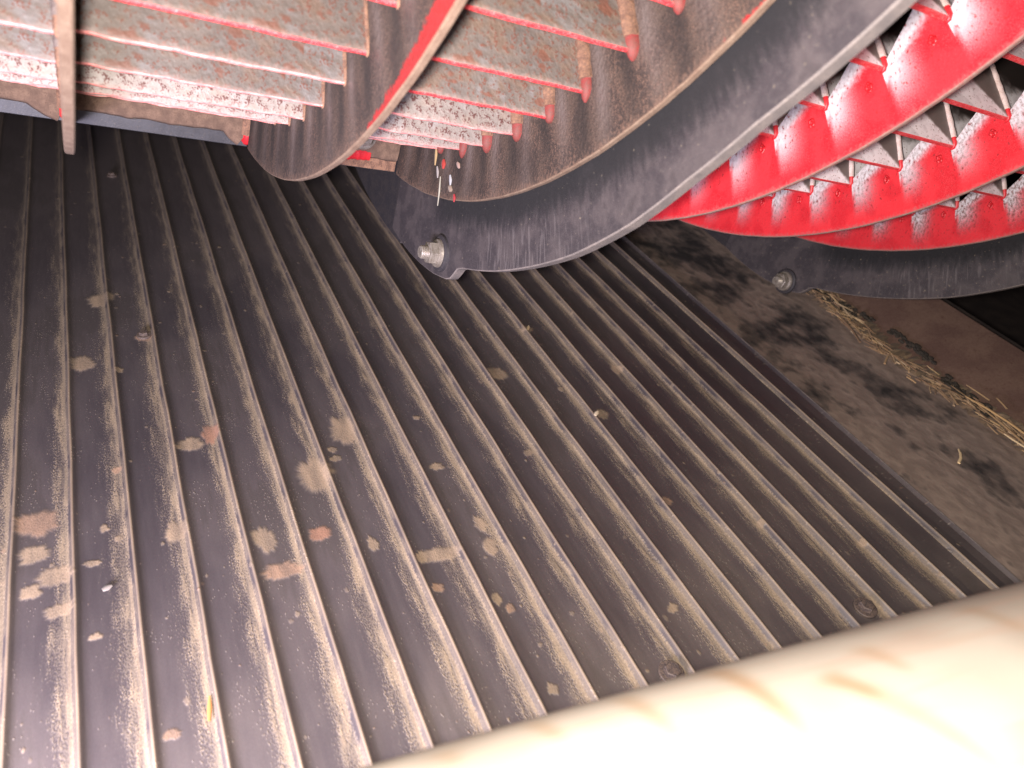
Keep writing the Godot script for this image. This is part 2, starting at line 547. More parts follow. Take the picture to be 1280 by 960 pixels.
func pan_material() -> StandardMaterial3D:
	var w := 2048
	var h := 2048
	var a := nb(w, h, 0.0035, 4, 201)          # broad
	var b := stretched(w, h, 2048, 1024, 0.035, 4, 202)
	var c := nb(w, h, 0.42, 2, 203)
	var e := stretched(w, h, 2048, 512, 0.09, 3, 204)
	var spl := PackedByteArray()               # mud splashes
	spl.resize(w * h)
	var tint := PackedByteArray()
	tint.resize(w * h)
	var sn := FastNoiseLite.new()
	sn.frequency = 1.0
	var spots := splashes()
	var fixed := spots.size()
	var cx0 := 0.0
	var cz0 := 0.0
	for i in 1500:
		if i % 6 == 0:          # flakes lie in loose clusters
			cx0 = rng.randf_range(-0.15, 0.49)
			cz0 = -0.08 - pow(rng.randf(), 1.4) * 0.95
		var s := exp(rng.randf_range(-8.5, -6.6) if i % 3 > 0 else rng.randf_range(-8.6, -7.6))
		spots.append(Vector4(cx0 + rng.randfn(0.0, 0.014), cz0 + rng.randfn(0.0, 0.020), s * rng.randf_range(0.7, 1.3), s * rng.randf_range(0.8, 1.8)))
	for si in spots.size():
		var s: Vector4 = spots[si]
		var cx := (s.x - PX0) / (PX1 - PX0) * w
		var cy := (s.y - PZ0) / (PZ1 - PZ0) * h
		var rx := s.z / (PX1 - PX0) * w
		var ry := s.w / (PZ1 - PZ0) * h
		var reddish := 170 if si in [9, 16] else (90 if si % 5 == 1 else 20)
		for y in range(maxi(0, int(cy - ry * 1.7)), mini(h, int(cy + ry * 1.7) + 2)):
			for x in range(maxi(0, int(cx - rx * 1.7)), mini(w, int(cx + rx * 1.7) + 2)):
				var dx := (x - cx) / rx
				var dy := (y - cy) / ry
				var rr := sqrt(dx * dx + dy * dy)
				var an := atan2(dy, dx)
				var edge := 0.96 + 0.50 * sn.get_noise_3d(cos(an) * 0.9 + si * 7.3, sin(an) * 0.9, 3.1) + 0.16 * sn.get_noise_3d(cos(an) * 3.2 + si * 3.1, sin(an) * 3.2, 9.0)
				var v := ss(edge + 0.26, edge - 0.24, rr)
				if si < fixed:
					v *= 0.86 + 0.14 * ss(0.3, 0.55, c[y * w + x] / 255.0 * 0.5 + b[y * w + x] / 255.0 * 0.5)
				var i := y * w + x
				if si >= fixed: v *= 0.35 + 0.5 * fmod(si * 0.37, 1.0)
				if v * 255 > spl[i]:
					spl[i] = int(v * 255)
					tint[i] = reddish
	var d := PackedByteArray()
	d.resize(w * h * 3)
	var rg := PackedByteArray()
	rg.resize(w * h)
	var hg := PackedByteArray()
	hg.resize(w * h)
	var col_u := PackedFloat32Array()
	col_u.resize(w)
	for x in w:
		var q := (PX0 + (PX1 - PX0) * x / w - CREST0) / PITCH + 20.0
		col_u[x] = q - floor(q)
	for y in h:
		var z := PZ0 + (PZ1 - PZ0) * y / h
		var near := ss(-0.95, -0.45, z)
		for x in w:
			var i := y * w + x
			var u := col_u[x]
			var X := PX0 + (PX1 - PX0) * x / w
			var an := a[i] * 0.00392
			var bn := b[i] * 0.00392
			var cn := c[i] * 0.00392
			var en := e[i] * 0.00392
			# settled dust: grains thickening towards the foot of each crest, packed solid along the foot itself
			var reach := 0.58 + (an - 0.5) * 0.40 + (1.0 - near) * 0.12
			var dens := ss(reach - 0.10, 0.86, u) * (1.0 - ss(0.885, 0.90, u))
			var grain := cn * 0.62 + bn * 0.22 + en * 0.16
			var dust := ss(0.66 - dens * 0.42, 0.83 - dens * 0.36, grain) * step01(dens) * (0.35 + 0.65 * near)
			var foot := ss(0.800 + (bn - 0.5) * 0.06, 0.835 + (bn - 0.5) * 0.06, u) * (1.0 - ss(0.882, 0.896, u))
			var patch := ss(0.36, 0.60, an * 0.45 + en * 0.55)
			dust *= lerpf(0.35 + 0.65 * patch, 1.0, 0.35 * near)
			dust = maxf(dust, dens * 1.2 * ss(0.60, 0.68, bn * 0.7 + cn * 0.3) * near)
			dust = maxf(dust, 0.55 * ss(0.885, 0.90, u) * (1.0 - ss(0.925, 0.94, u)) * ss(0.3, 0.5, bn))
			dust = maxf(dust, foot * ss(0.22, 0.42, bn * 0.5 + cn * 0.3 + an * 0.2) * (0.68 + 0.32 * near))
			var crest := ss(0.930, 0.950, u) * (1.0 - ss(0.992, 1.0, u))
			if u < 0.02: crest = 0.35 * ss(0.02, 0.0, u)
			var film_haze := 0.09 + 0.12 * near * ss(0.30, 0.75, an) + 0.17 * (1.0 - near) + 0.22 * ss(-0.38, -0.14, z) * (0.7 + 0.6 * (bn - 0.5))  # thin dust; the rise towards the near end is haze painted in
			var speck := ss(0.765, 0.82, cn * 0.75 + bn * 0.25 + (an - 0.5) * 0.08) * (0.30 + 0.6 * near)
			var r := 57.0 + 8.0 * (en - 0.5) + 10.0 * (an - 0.5)
			var g := 52.0 + 8.0 * (en - 0.5) + 9.0 * (an - 0.5)
			var bl := 56.0 + 7.0 * (en - 0.5) + 9.0 * (an - 0.5)
			# dark greasy rubs
			var rub := ss(0.56, 0.75, en * 0.25 + an * 0.75) * 0.22
			r -= r * rub; g -= g * rub; bl -= bl * rub
			var k := film_haze
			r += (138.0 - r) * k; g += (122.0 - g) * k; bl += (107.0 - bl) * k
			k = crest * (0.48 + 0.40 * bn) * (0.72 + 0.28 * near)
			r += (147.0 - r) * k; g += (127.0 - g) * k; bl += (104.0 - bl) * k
			var tone := 0.86 + 0.30 * (en - 0.5) + 0.26 * (cn - 0.5)
			k = clampf(dust, 0.0, 1.0) * 0.90
			r += (136.0 * tone - r) * k; g += (117.0 * tone - g) * k; bl += (93.0 * tone - bl) * k
			k = speck * 0.65
			r += (160.0 - r) * k; g += (144.0 - g) * k; bl += (126.0 - bl) * k
			var sp := spl[i] * 0.00392
			if sp > 0.0:
				var tt := tint[i] * 0.00392
				var v := 0.90 + 0.30 * (bn - 0.5) + 0.12 * (cn - 0.5)
				k = sp * 0.93
				r += ((142.0 - 4.0 * tt) * v - r) * k
				g += ((123.0 - 34.0 * tt) * v - g) * k
				bl += ((100.0 - 32.0 * tt) * v - bl) * k
			var gr := (cn - 0.5) * 9.0
			d[i * 3] = int(clampf(r + gr, 0, 255))
			d[i * 3 + 1] = int(clampf(g + gr, 0, 255))
			d[i * 3 + 2] = int(clampf(bl + gr, 0, 255))
			var cover := maxf(maxf(dust, sp), speck)
			rg[i] = int(clampf(0.46 + 0.42 * cover + 0.14 * (an - 0.5) + 0.1 * film_haze, 0, 1) * 255)
			hg[i] = int(clampf(cover * (0.45 + 0.4 * cn) + sp * 0.15, 0, 1) * 255)
	var m := mat(1.0, 0.0, 0.6)
	m.albedo_texture = tex(w, h, d)
	m.roughness_texture = tex(w, h, rg, Image.FORMAT_L8)
	m.texture_repeat = false
	m.heightmap_enabled = true
	m.heightmap_texture = tex(w, h, hg, Image.FORMAT_L8)
	m.heightmap_scale = 0.045
	return m

func splashes() -> Array:
	return [Vector4(-0.053, -0.514, 0.0075, 0.0090), Vector4(-0.080, -0.361, 0.0110, 0.0101), Vector4(-0.080, -0.337, 0.0082, 0.0065), Vector4(-0.071, -0.318, 0.0088, 0.0072), Vector4(-0.082, -0.311, 0.0047, 0.0049), Vector4(-0.069, -0.295, 0.0070, 0.0047), Vector4(-0.037, -0.394, 0.0028, 0.0030), Vector4(-0.009, -0.331, 0.0062, 0.0081), Vector4(0.008, -0.405, 0.0091, 0.0063), Vector4(0.021, -0.412, 0.0052, 0.0098), Vector4(0.038, -0.309, 0.0064, 0.0092), Vector4(0.042, -0.284, 0.0116, 0.0062), Vector4(0.079, -0.354, 0.0114, 0.0146), Vector4(0.107, -0.391, 0.0089, 0.0135), Vector4(0.095, -0.373, 0.0032, 0.0032), Vector4(0.095, -0.364, 0.0037, 0.0031), Vector4(0.069, -0.304, 0.0062, 0.0057), Vector4(0.132, -0.265, 0.0128, 0.0061), Vector4(0.122, -0.266, 0.0039, 0.0048), Vector4(0.244, -0.424, 0.0081, 0.0087), Vector4(0.165, -0.261, 0.0046, 0.0069), Vector4(0.299, -0.258, 0.0042, 0.0039), Vector4(0.303, -0.353, 0.0060, 0.0060), Vector4(0.297, -0.477, 0.0060, 0.0052), Vector4(-0.038, -0.601, 0.0095, 0.0100), Vector4(0.158, -0.337, 0.0050, 0.0039), Vector4(0.123, -0.242, 0.0037, 0.0034), Vector4(-0.046, -0.346, 0.0026, 0.0032), Vector4(-0.039, -0.336, 0.0026, 0.0025), Vector4(-0.053, -0.321, 0.0041, 0.0023), Vector4(-0.053, -0.272, 0.0031, 0.0024), Vector4(-0.024, -0.206, 0.0043, 0.0027), Vector4(0.348, -0.403, 0.0044, 0.0059), Vector4(0.287, -0.392, 0.0027, 0.0032), Vector4(0.352, -0.218, 0.0036, 0.0031), Vector4(0.411, -0.180, 0.0043, 0.0032), Vector4(0.157, -0.215, 0.0028, 0.0033), Vector4(0.166, -0.280, 0.0042, 0.0067), Vector4(0.097, -0.286, 0.0034, 0.0062), Vector4(0.157, -0.162, 0.0030, 0.0036), Vector4(-0.029, -0.498, 0.0027, 0.0039), Vector4(-0.010, -0.540, 0.0058, 0.0067), Vector4(0.227, -0.331, 0.0036, 0.0034), Vector4(0.162, -0.390, 0.0030, 0.0027), Vector4(0.251, -0.182, 0.0041, 0.0035), Vector4(0.152, -0.223, 0.0028, 0.0044)]

func pan() -> void:
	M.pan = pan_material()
	var t := thing("grain_pan", "dark grey corrugated steel pan with dusty grooves and mud splashes", "grain pan")
	var prof := [Vector2(.35, .75), Vector2(.50, .45), Vector2(.66, .12), Vector2(.80, 0), Vector2(.865, .15), Vector2(.890, .7), Vector2(.905, 1.7), Vector2(.928, 2.0), Vector2(.948, 3.2), Vector2(.968, 3.9), Vector2(.988, 3.95), Vector2(1.012, 3.3), Vector2(1.042, 2.1), Vector2(1.085, 1.5), Vector2(1.18, 1.15), Vector2(1.35, .75)]
	var no := FastNoiseLite.new()
	no.frequency = 3.0
	var zs := 40
	for k in range(-4, 19):
		var s := st()
		for j in zs:
			var z0 := lerpf(PZ0, 0.0, pow(float(j) / zs, 0.7))
			var z1 := lerpf(PZ0, 0.0, pow(float(j + 1) / zs, 0.7))
			for i in prof.size() - 1:
				var P := []
				var U := []
				for q in [[i, z0], [i + 1, z0], [i + 1, z1], [i, z1]]:
					var p: Vector2 = prof[q[0]]
					var inner := 1.0 if q[0] > 0 and q[0] < prof.size() - 1 else 0.0
					var x: float = CREST0 + (k + p.x) * PITCH + 0.00045 * inner * 1.6 * no.get_noise_2d(q[1] * 3.0, k * 3.0)
					var y: float = p.y * 0.001 * (1.0 + 0.12 * inner * no.get_noise_2d(q[1] * 2.0 + 50.0, k * 2.0))
					P.append(Vector3(x, y, q[1]))
					U.append(Vector2((CREST0 + (k + p.x) * PITCH - PX0) / (PX1 - PX0), (q[1] - PZ0) / (PZ1 - PZ0)))
				quad(s, P[0], P[1], P[2], P[3], Vector3.UP, 1, U)
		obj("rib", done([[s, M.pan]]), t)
	# margin beside the last rib, ending in a thin turned-up edge
	var e := st()
	var lip := st()
	var xm := CREST0 + 19.35 * PITCH
	var mp := [Vector2(xm - PITCH, .0009), Vector2(xm - 0.018, .0004), Vector2(xm - 0.010, .0004), Vector2(0.4925, .0006), Vector2(0.4950, .0022), Vector2(0.4962, .0024), Vector2(0.4966, -0.004)]
	for i in mp.size() - 1:
		for j in 20:
			var z0 := lerpf(PZ0, 0.0, float(j) / 20)
			var z1 := lerpf(PZ0, 0.0, float(j + 1) / 20)
			var a: Vector2 = mp[i]
			var b: Vector2 = mp[i + 1]
			var U := []
			for q in [[a, z0], [b, z0], [b, z1], [a, z1]]:
				U.append(Vector2((CREST0 + 17.15 * PITCH + (q[0].x - xm + PITCH) * 0.2 - PX0) / (PX1 - PX0), (q[1] - PZ0) / (PZ1 - PZ0)))
			quad(e if i < 4 else lip, Vector3(a.x, a.y, z0), Vector3(b.x, b.y, z0), Vector3(b.x, b.y, z1), Vector3(a.x, a.y, z1), Vector3(0.3, 1, 0), 1 if i < 3 else -1, U)
	obj("edge_strip", done([[e, M.pan], [lip, M.rim_black]]), t)
	for p in [Vector3(0.3697, 0.0012, -0.1384), Vector3(0.2238, 0.0012, -0.1459), Vector3(-0.0161, 0.0008, -0.8525), Vector3(-0.0094, 0.0008, -0.5412)]:
		var sc := 0.55 if p.z < -0.3 else 0.78
		var b := obj("bolt", bolt_head(), t, Transform3D(Basis(Vector3(0, sc, 0), Vector3(-sc, 0, 0), Vector3(0, 0, sc)), p))
		b.set_meta("label", "dirty hexagon bolt head on its washer in the pan")

func bolt_head() -> ArrayMesh:
	if M.has("bolt_head_mesh"): return M.bolt_head_mesh
	var w := st()
	var prof := [Vector2(-0.002, 0.0095), Vector2(0.0014, 0.0095), Vector2(0.0018, 0.009), Vector2(0.0018, 0.0)]
	var a := lathe(prof, 28, M.pan_bolt)
	var b := lathe([Vector2(0.0015, 0.0062), Vector2(0.0052, 0.0062), Vector2(0.0060, 0.0054), Vector2(0.0060, 0.0)], 6, M.pan_bolt, 0.3, false)
	w.append_from(a, 0, Transform3D())
	w.append_from(b, 0, Transform3D())
	var m := w.commit()
	m.surface_set_material(0, M.pan_bolt)
	M.bolt_head_mesh = m
	return m

# ------------------------------------------------------------------ flat sheets right of the pan
func side_sheets() -> void:
	var w := 1024
	var h := 1024
	var a := stretched(w, h, 160, 1024, 0.013, 4, 301)
	var b := stretched(w, h, 220, 1024, 0.045, 4, 302)
	var c := nb(w, h, 0.35, 2, 303)
	var e := stretched(w, h, 400, 700, 0.05, 3, 304)
	var d := PackedByteArray()
	d.resize(w * h * 3)
	for y in h:
		var z := -1.0 + 1.05 * y / h
		for x in w:
			var i := y * w + x
			var u := float(x) / w
			var k := Color8(128, 111, 101).lerp(Color8(144, 126, 114), ss(0.3, 0.7, b[i] / 255.0))
			var t := a[i] / 255.0 * 0.56 + b[i] / 255.0 * 0.34 + e[i] / 255.0 * 0.10 - 0.03
			var smear := maxf(ss(-0.28, -0.44, z) * ss(0.90, 0.45, u), 0.75 * exp(-pow((u - 0.56) / 0.17, 2.0)) * ss(-0.13, -0.22, z))
			t += 0.27 * smear - 0.11
			k = k.lerp(Color8(66, 58, 55), ss(0.44, 0.68, t) * 0.82)
			k = k.lerp(Color8(34, 30, 30), ss(0.66, 0.80, t + (c[i] / 255.0 - 0.5) * 0.06) * 0.8)
			k = k.lerp(Color8(150, 128, 104), ss(0.78, 0.84, c[i] / 255.0) * 0.5)
			var g := (c[i] / 255.0 - 0.5) * 0.05
			d[i * 3] = int(clampf(k.r + g, 0, 1) * 255)
			d[i * 3 + 1] = int(clampf(k.g + g, 0, 1) * 255)
			d[i * 3 + 2] = int(clampf(k.b + g, 0, 1) * 255)
	var m := mat(0.85)
	m.albedo_texture = tex(w, h, d)
	m.texture_repeat = false
	m.heightmap_enabled = true
	m.heightmap_texture = tex(w, h, b, Image.FORMAT_L8)
	m.heightmap_scale = 0.06
	var s := st()
	var no := FastNoiseLite.new()
	no.frequency = 6.0
	var xs := [0.4972, 0.53, 0.555, 0.575, 0.60, 0.63, 0.655]
	for j in 40:
		for i in xs.size() - 1:
			var P := []
			var U := []
			for q in [[i, j], [i + 1, j], [i + 1, j + 1], [i, j + 1]]:
				var z: float = -1.0 + 1.05 * q[1] / 40.0
				var x: float = xs[q[0]]
				var dip := -0.004 if q[0] == 3 else 0.0
				P.append(Vector3(x, -0.004 + dip * 0.5 + (0.0008 * no.get_noise_2d(x, z) if q[0] > 0 else 0.0), z))
				U.append(Vector2((x - 0.4972) / (0.655 - 0.4972), float(q[1]) / 40.0))
			quad(s, P[0], P[1], P[2], P[3], Vector3.UP, 1, U)
	var o := obj("side_sheet", done([[s, m]]))
	tag(o, "flat brown metal sheet with black smudges beside the corrugated pan", "metal sheet")
	# sheet that rises on the far side of the straw, with a thickness and a worn upper edge
	var r := st()
	var lo := Vector2(0.6552, -0.004)
	var hi := Vector2(0.755, 0.020)
	for j in 20:
		var z0 := -1.0 + 1.05 * j / 20.0
		var z1 := -1.0 + 1.05 * (j + 1) / 20.0
		var pr := [lo, hi, hi + Vector2(0.0012, -0.0003), hi + Vector2(0.0008, -0.004), lo + Vector2(0.001, -0.004)]
		for i in pr.size() - 1:
			var a2: Vector2 = pr[i]
			var b2: Vector2 = pr[i + 1]
			quad(r, Vector3(a2.x, a2.y, z0), Vector3(b2.x, b2.y, z0), Vector3(b2.x, b2.y, z1), Vector3(a2.x, a2.y, z1), Vector3(-0.2, 1, 0) if i < 1 else Vector3(0.6, -0.4 if i > 1 else 1.0, 0))
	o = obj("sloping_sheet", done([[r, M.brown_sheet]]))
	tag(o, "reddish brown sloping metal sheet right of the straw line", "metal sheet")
	var v := st()
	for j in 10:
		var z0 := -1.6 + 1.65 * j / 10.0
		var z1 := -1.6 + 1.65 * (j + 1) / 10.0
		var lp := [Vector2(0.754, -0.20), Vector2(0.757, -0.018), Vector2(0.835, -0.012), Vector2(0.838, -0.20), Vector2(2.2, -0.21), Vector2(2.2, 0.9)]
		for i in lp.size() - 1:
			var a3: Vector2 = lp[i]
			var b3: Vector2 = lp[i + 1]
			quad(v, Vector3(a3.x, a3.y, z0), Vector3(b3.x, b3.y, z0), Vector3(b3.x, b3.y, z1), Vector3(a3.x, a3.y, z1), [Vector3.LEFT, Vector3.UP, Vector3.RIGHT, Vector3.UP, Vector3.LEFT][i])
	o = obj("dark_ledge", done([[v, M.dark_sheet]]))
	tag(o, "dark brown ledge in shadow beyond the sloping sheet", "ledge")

# ------------------------------------------------------------------ the grates
func slat_mesh(length: float, t: float, face: Material, edge: Material, sd: int, wave: float, rin := 0.326, rout := R_SLAT, whole := false) -> ArrayMesh:
	var f := st()
	var e := st()
	var n := maxi(6, int(length / 0.006))
	var no := FastNoiseLite.new()
	no.seed = sd
	no.frequency = 9.0
	var off: float = fmod(sd * 0.377, 1.0)
	var c := 0.0005
	for i in n:
		var P := []
		for q in [i, i + 1]:
			var x: float = length * q / n
			var ro := rout + wave * no.get_noise_2d(x * 8.0, 0.0)
			var by := wave * 0.7 * no.get_noise_2d(x * 2.0, 9.0)
			P.append([x, ro, by])
		var a: Array = P[0]
		var b: Array = P[1]
		var ua: float = a[0] / 0.22 + off
		var ub: float = b[0] / 0.22 + off
		if whole:
			ua = a[0] / length
			ub = b[0] / length
		var uv := [Vector2(ua, 0), Vector2(ua, 0.985), Vector2(ub, 0.985), Vector2(ub, 0)]
		for sgn in [1.0, -1.0]:
			var y: float = sgn * t * 0.5
			quad(f, Vector3(a[0], y, rin), Vector3(a[0], y + a[2], a[1] - c), Vector3(b[0], y + b[2], b[1] - c), Vector3(b[0], y, rin), Vector3(0, sgn, 0), 1 if sgn > 0 else 2, uv)
			quad(e, Vector3(a[0], y + a[2], a[1] - c), Vector3(a[0], y - sgn * c + a[2], a[1]), Vector3(b[0], y - sgn * c + b[2], b[1]), Vector3(b[0], y + b[2], b[1] - c), Vector3(0, sgn, 1), 3 if sgn > 0 else 4)
		var yy := t * 0.5 - c
		quad(e, Vector3(a[0], yy + a[2], a[1]), Vector3(a[0], -yy + a[2], a[1]), Vector3(b[0], -yy + b[2], b[1]), Vector3(b[0], yy + b[2], b[1]), Vector3(0, 0, 1), 5)
	for x in [0.0, length]:
		quad(f, Vector3(x, -t * 0.5, rin), Vector3(x, -t * 0.5, rout - 0.001), Vector3(x, t * 0.5, rout - 0.001), Vector3(x, t * 0.5, rin), Vector3(x - length * 0.5, 0, 0))
	return done([[f, face], [e, edge]])

# weld bead in the corner between a slat and the plate at its right end, its tip hooking round the slat's edge
func bead_mesh(t: float, rx: float, ry: float, tip: float, body: Material, red: Material, sd: int) -> ArrayMesh:
	var no := FastNoiseLite.new()
	no.seed = sd
	no.frequency = 60.0
	var b := st()
	var pts := []
	var rad := []
	for i in 15:
		var z := lerpf(0.328, R_SLAT - 0.006, i / 14.0)
		pts.append(Vector3(0, t * 0.5, z))
		rad.append(rx * (1.0 + 0.22 * no.get_noise_2d(z * 3.0, sd)) * (0.8 + 0.25 * i / 14.0))
	tube(b, pts, rad, Vector3.UP, 10, ry / rx)
	var r := st()
	tube(r, [Vector3(0, t * 0.5, R_SLAT - 0.0064), Vector3(0, t * 0.45, R_SLAT - 0.0015), Vector3(0, t * 0.1, R_SLAT + tip * 0.25), Vector3(0, -t * 0.3, R_SLAT + tip * 0.65), Vector3(0, -t * 0.5, R_SLAT + tip)], [rx * 0.86, rx * 0.80, rx * 0.62, rx * 0.42, rx * 0.14], Vector3.UP, 10, ry / rx)
	return done([[b, body], [r, red]])

# saw-toothed inner edge of a plate: a step at every slat, sloping inwards to the next
func notches(angles: Array) -> Array:
	var l := []
	for i in angles.size():
		var a: float = angles[i]
		var prev: float = a - (angles[i - 1] if i > 0 else a - 5.3)
		l.append(Vector2(a - 0.02, 0.3855 - 0.0045 * prev))
		l.append(Vector2(a, 0.3855))
		for k in range(1, 6):          # a torn, uneven cut
			if i + 1 < angles.size():
				var w: float = (angles[i + 1] - a) * k / 6.0
				l.append(Vector2(a + w, 0.3855 - 0.0045 * w + rng.randf_range(-0.0004, 0.0004)))
	return l

func slat_xf(x: float, th: float) -> Transform3D:
	var a := deg_to_rad(th)
	return Transform3D(Basis(Vector3.RIGHT, Vector3(0, sin(a), cos(a)), Vector3(0, -cos(a), sin(a))), Vector3(x, 0, 0))

func arc_line(a: float, b: float, r: float) -> Array:
	var l := []
	var t := a
	while t < b:
		l.append(Vector2(t, r))
		t += 2.0
	l.append(Vector2(b, r))
	return l

func grates() -> void:
	# old grate: paint gone, rust and dirt
	var p2 := plate_material(true, 8.0, 5.25, 27.0, 0.0, 401)
	var p3 := plate_material(true, 14.6, 5.15, 44.0, 0.0, 411)
	var g := thing("concave_grate", "rusty curved slatted grate with worn bare steel slats, upper left", "grate", G, "curved slatted grates")
	var old_x := [[-0.0036, 0.0012], [0.1113, 0.1152], [0.2226, 0.2265]]
	var old_m := [p2, p2, p3]
	for i in 3:
		obj("rib_plate", arc_plate(old_x[i][0], old_x[i][1], R_IN, arc_line(-9.0 if i < 2 else -7.0, 60.0, R_OUT), 1.0, old_m[i], M.rim_old, R_OUT, 0.00035), g)
	var sect := [[-0.20, -0.0036, [2.4, 7.7, 12.7, 18.2, 23.2, 28.5, 33.8, 39.0, 44.2, 49.4, 54.6], true], [0.0012, 0.1113, [2.9, 8.3, 13.1, 18.7, 23.9, 28.7, 34.2, 39.4, 44.6, 49.8, 55.0], false], [0.1152, 0.2226, [4.1, 9.4, 14.6, 19.9, 24.9, 30.0, 35.3, 40.0, 45.2, 50.4, 55.6], true]]
	var t := 0.0025
	var vi := 0
	for s in sect:
		var L: float = s[1] - s[0] + 0.001
		var ms := []
		for k in 3:
			ms.append(slat_mesh(L, t, M.slat_old if vi < 2 else M.slat_brightened, M.edge_red, 5 + vi * 3 + k, 0.0007))
		var fl := []
		for k in 3:
			fl.append(slat_mesh(L, t, M.slat_flaky, M.edge_pink, 35 + vi * 3 + k, 0.0011))
		var pk := slat_mesh(L, t, M.slat_old, M.edge_pink, 60 + vi, 0.0009)
		var beads := []
		for k in 4:
			beads.append(bead_mesh(t, (0.0028 if s[0] < 0.0 else 0.0046 + 0.0008 * (k % 3)) if s[3] else 0.0012, (0.0030 if s[0] < 0.0 else 0.0044) if s[3] else 0.0012, (0.0018 + 0.0008 * k) if s[3] else 0.0006, M.rust if s[0] > 0.0 else M.weld_dark, M.red_dirty if s[0] > 0.1 else M.rust, 5 + k + vi * 7))
		for k in s[2].size():
			var th: float = s[2][k]
			var mesh: ArrayMesh = fl[k % 3] if th < (14.5 if vi < 2 else 20.0) else (pk if th < (24.0 if vi < 2 else 1.0) else ms[k % 3])
			var sl := obj("slat", mesh, g, slat_xf(s[0] - 0.0005, th + rng.randf_range(-0.15, 0.15)))
			obj("weld_bead", beads[(k * 3) % 4], sl, Transform3D(Basis(), Vector3(L - 0.0008, 0, 0)))
		vi += 1
	# bar that closes the grate below the last slat: blue steel, caked with brown dirt above
	for s in [[-0.20, -0.0036], [0.0012, 0.1113], [0.1152, 0.2226]]:
		var L: float = s[1] - s[0]
		var eb := obj("end_bar", slat_mesh(L, 0.006, M.blue_steel if s[0] < 0.1 else M.rust, M.blue_steel, 71, 0.0001, 0.33, 0.4195), g, slat_xf(s[0], -10.0 if s[0] < 0.1 else -8.0))
		var cake := st()
		var pts := []
		var rad := []
		var no := FastNoiseLite.new()
		no.frequency = 40.0
		for i in 41:
			var x := L * i / 40.0
			var endw := ss(0.90, 1.0, i / 40.0) * 0.010 if s[0] < 0.1 else 0.0
			pts.append(Vector3(x, 0.003, 0.396 + endw + 0.0003 * no.get_noise_1d(x)))
			rad.append(0.0150 * (1.0 + 0.10 * no.get_noise_1d(x + 5.0)))
		tube(cake, pts, rad, Vector3.UP, 12, 0.22)
		obj("caked_dirt", done([[cake, M.brown_dirt]]), eb)
		if s[0] < 0.1:
			obj("weld_bead", bead_mesh(0.006, 0.0050, 0.0055, 0.0, M.rust, M.red_paint, 3), eb, Transform3D(Basis(), Vector3(L - 0.0005, 0, R_OUT - R_SLAT - 0.004)))
	var eb2 := g.get_node("end_bar_002")
	var ch := obj("paint_patch", bead_mesh(0.006, 0.006, 0.003, 0.004, M.red_paint, M.red_paint, 9), eb2, Transform3D(Basis(Vector3(0, 0, 1), Vector3(0, 1, 0), Vector3(-0.35, 0, 0)), Vector3(0.20, 0, 0.408)))
	ch.set_meta("label", "patch of red paint left on the rusty end bar")
	var eb_bolt := obj("bolt", bolt_head(), eb2, Transform3D(Basis(Vector3(0, 1, 0), Vector3(-1, 0, 0), Vector3(0, 0, 1)), Vector3(0.078, 0.0045, 0.395)), M.zinc)
	eb_bolt.set_meta("label", "bright round bolt head on the rusty end bar")

	# newer grate: red paint worn to bare metal beside every slat
	var r := thing("concave_grate", "bright red curved slatted grate with silvery wear stripes, upper right", "grate", G, "curved slatted grates")
	var rx := [0.3622, 0.4969, 0.6497]
	var rm := [plate_material(false, 24.4, 5.22, 0.0, 0.15, 501), plate_material(false, 18.0, 5.35, 0.0, 0.45, 511), plate_material(false, 16.5, 5.6, 0.0, 0.95, 521)]
	var rs := [[0.2390, rx[0], [14.0, 19.2, 24.4, 29.7, 34.9, 40.2, 45.4, 50.6, 55.8]], [rx[0] + 0.0034, rx[1], [1.8, 7.2, 12.6, 18.0, 23.1, 28.8, 34.3, 39.3, 44.6, 50.0, 55.3]], [rx[1] + 0.0034, rx[2], [5.3, 10.9, 16.5, 22.1, 27.7, 33.2, 38.6, 44.0, 49.4, 54.8]]]
	for i in 3:
		obj("rib_plate", arc_plate(rx[i], rx[i] + 0.0034, R_IN, arc_line(-12.0, 60.0, R_OUT), 1.0, rm[i], M.rim_red, R_OUT, 0.0003, notches(rs[i][2])), r)
	vi = 0
	for s in rs:
		var L: float = s[1] - s[0] + 0.001
		var ms := []
		for k in 2:
			ms.append(slat_mesh(L, 0.0032, M.slat_new, M.edge_red, 90 + vi * 2 + k, 0.0002, 0.326, R_SLAT, true))
		var beads := []
		for k in 3:
			beads.append(bead_mesh(0.0032, 0.0022, 0.0022, 0.0008, M.weld_pale, M.red_paint, 70 + k + vi * 3))
		for k in s[2].size():
			var th: float = s[2][k]
			var sl := obj("slat", ms[k % 2], r, slat_xf(s[0] - 0.0005, th))
			obj("weld_bead", beads[k % 3], sl, Transform3D(Basis(), Vector3(L - 0.0008, 0, 0)))
			obj("weld_spot", weld_spot(k + vi), sl, Transform3D(Basis(), Vector3(L - 0.0005, -0.0095, R_SLAT + 0.0035)))
		vi += 1
	for s in [[0.2390, rx[0]], [rx[0] + 0.0034, rx[1]], [rx[1] + 0.0034, rx[2]]]:
		obj("end_bar", slat_mesh(s[1] - s[0], 0.006, M.black_steel, M.black_steel, 77, 0.0001, 0.33, 0.4195), r, slat_xf(s[0], -12.6))
	# what turns behind the slats
	var d := lathe([Vector2(-0.35, 0.0), Vector2(-0.35, 0.28), Vector2(0.05, 0.28), Vector2(0.05, 0.285), Vector2(0.06, 0.285), Vector2(0.06, 0.28), Vector2(0.40, 0.28), Vector2(0.40, 0.285), Vector2(0.41, 0.285), Vector2(0.41, 0.28), Vector2(0.80, 0.28), Vector2(0.80, 0.0)], 72, M.drum)
	var o := obj("rotor_drum", d, self, G)
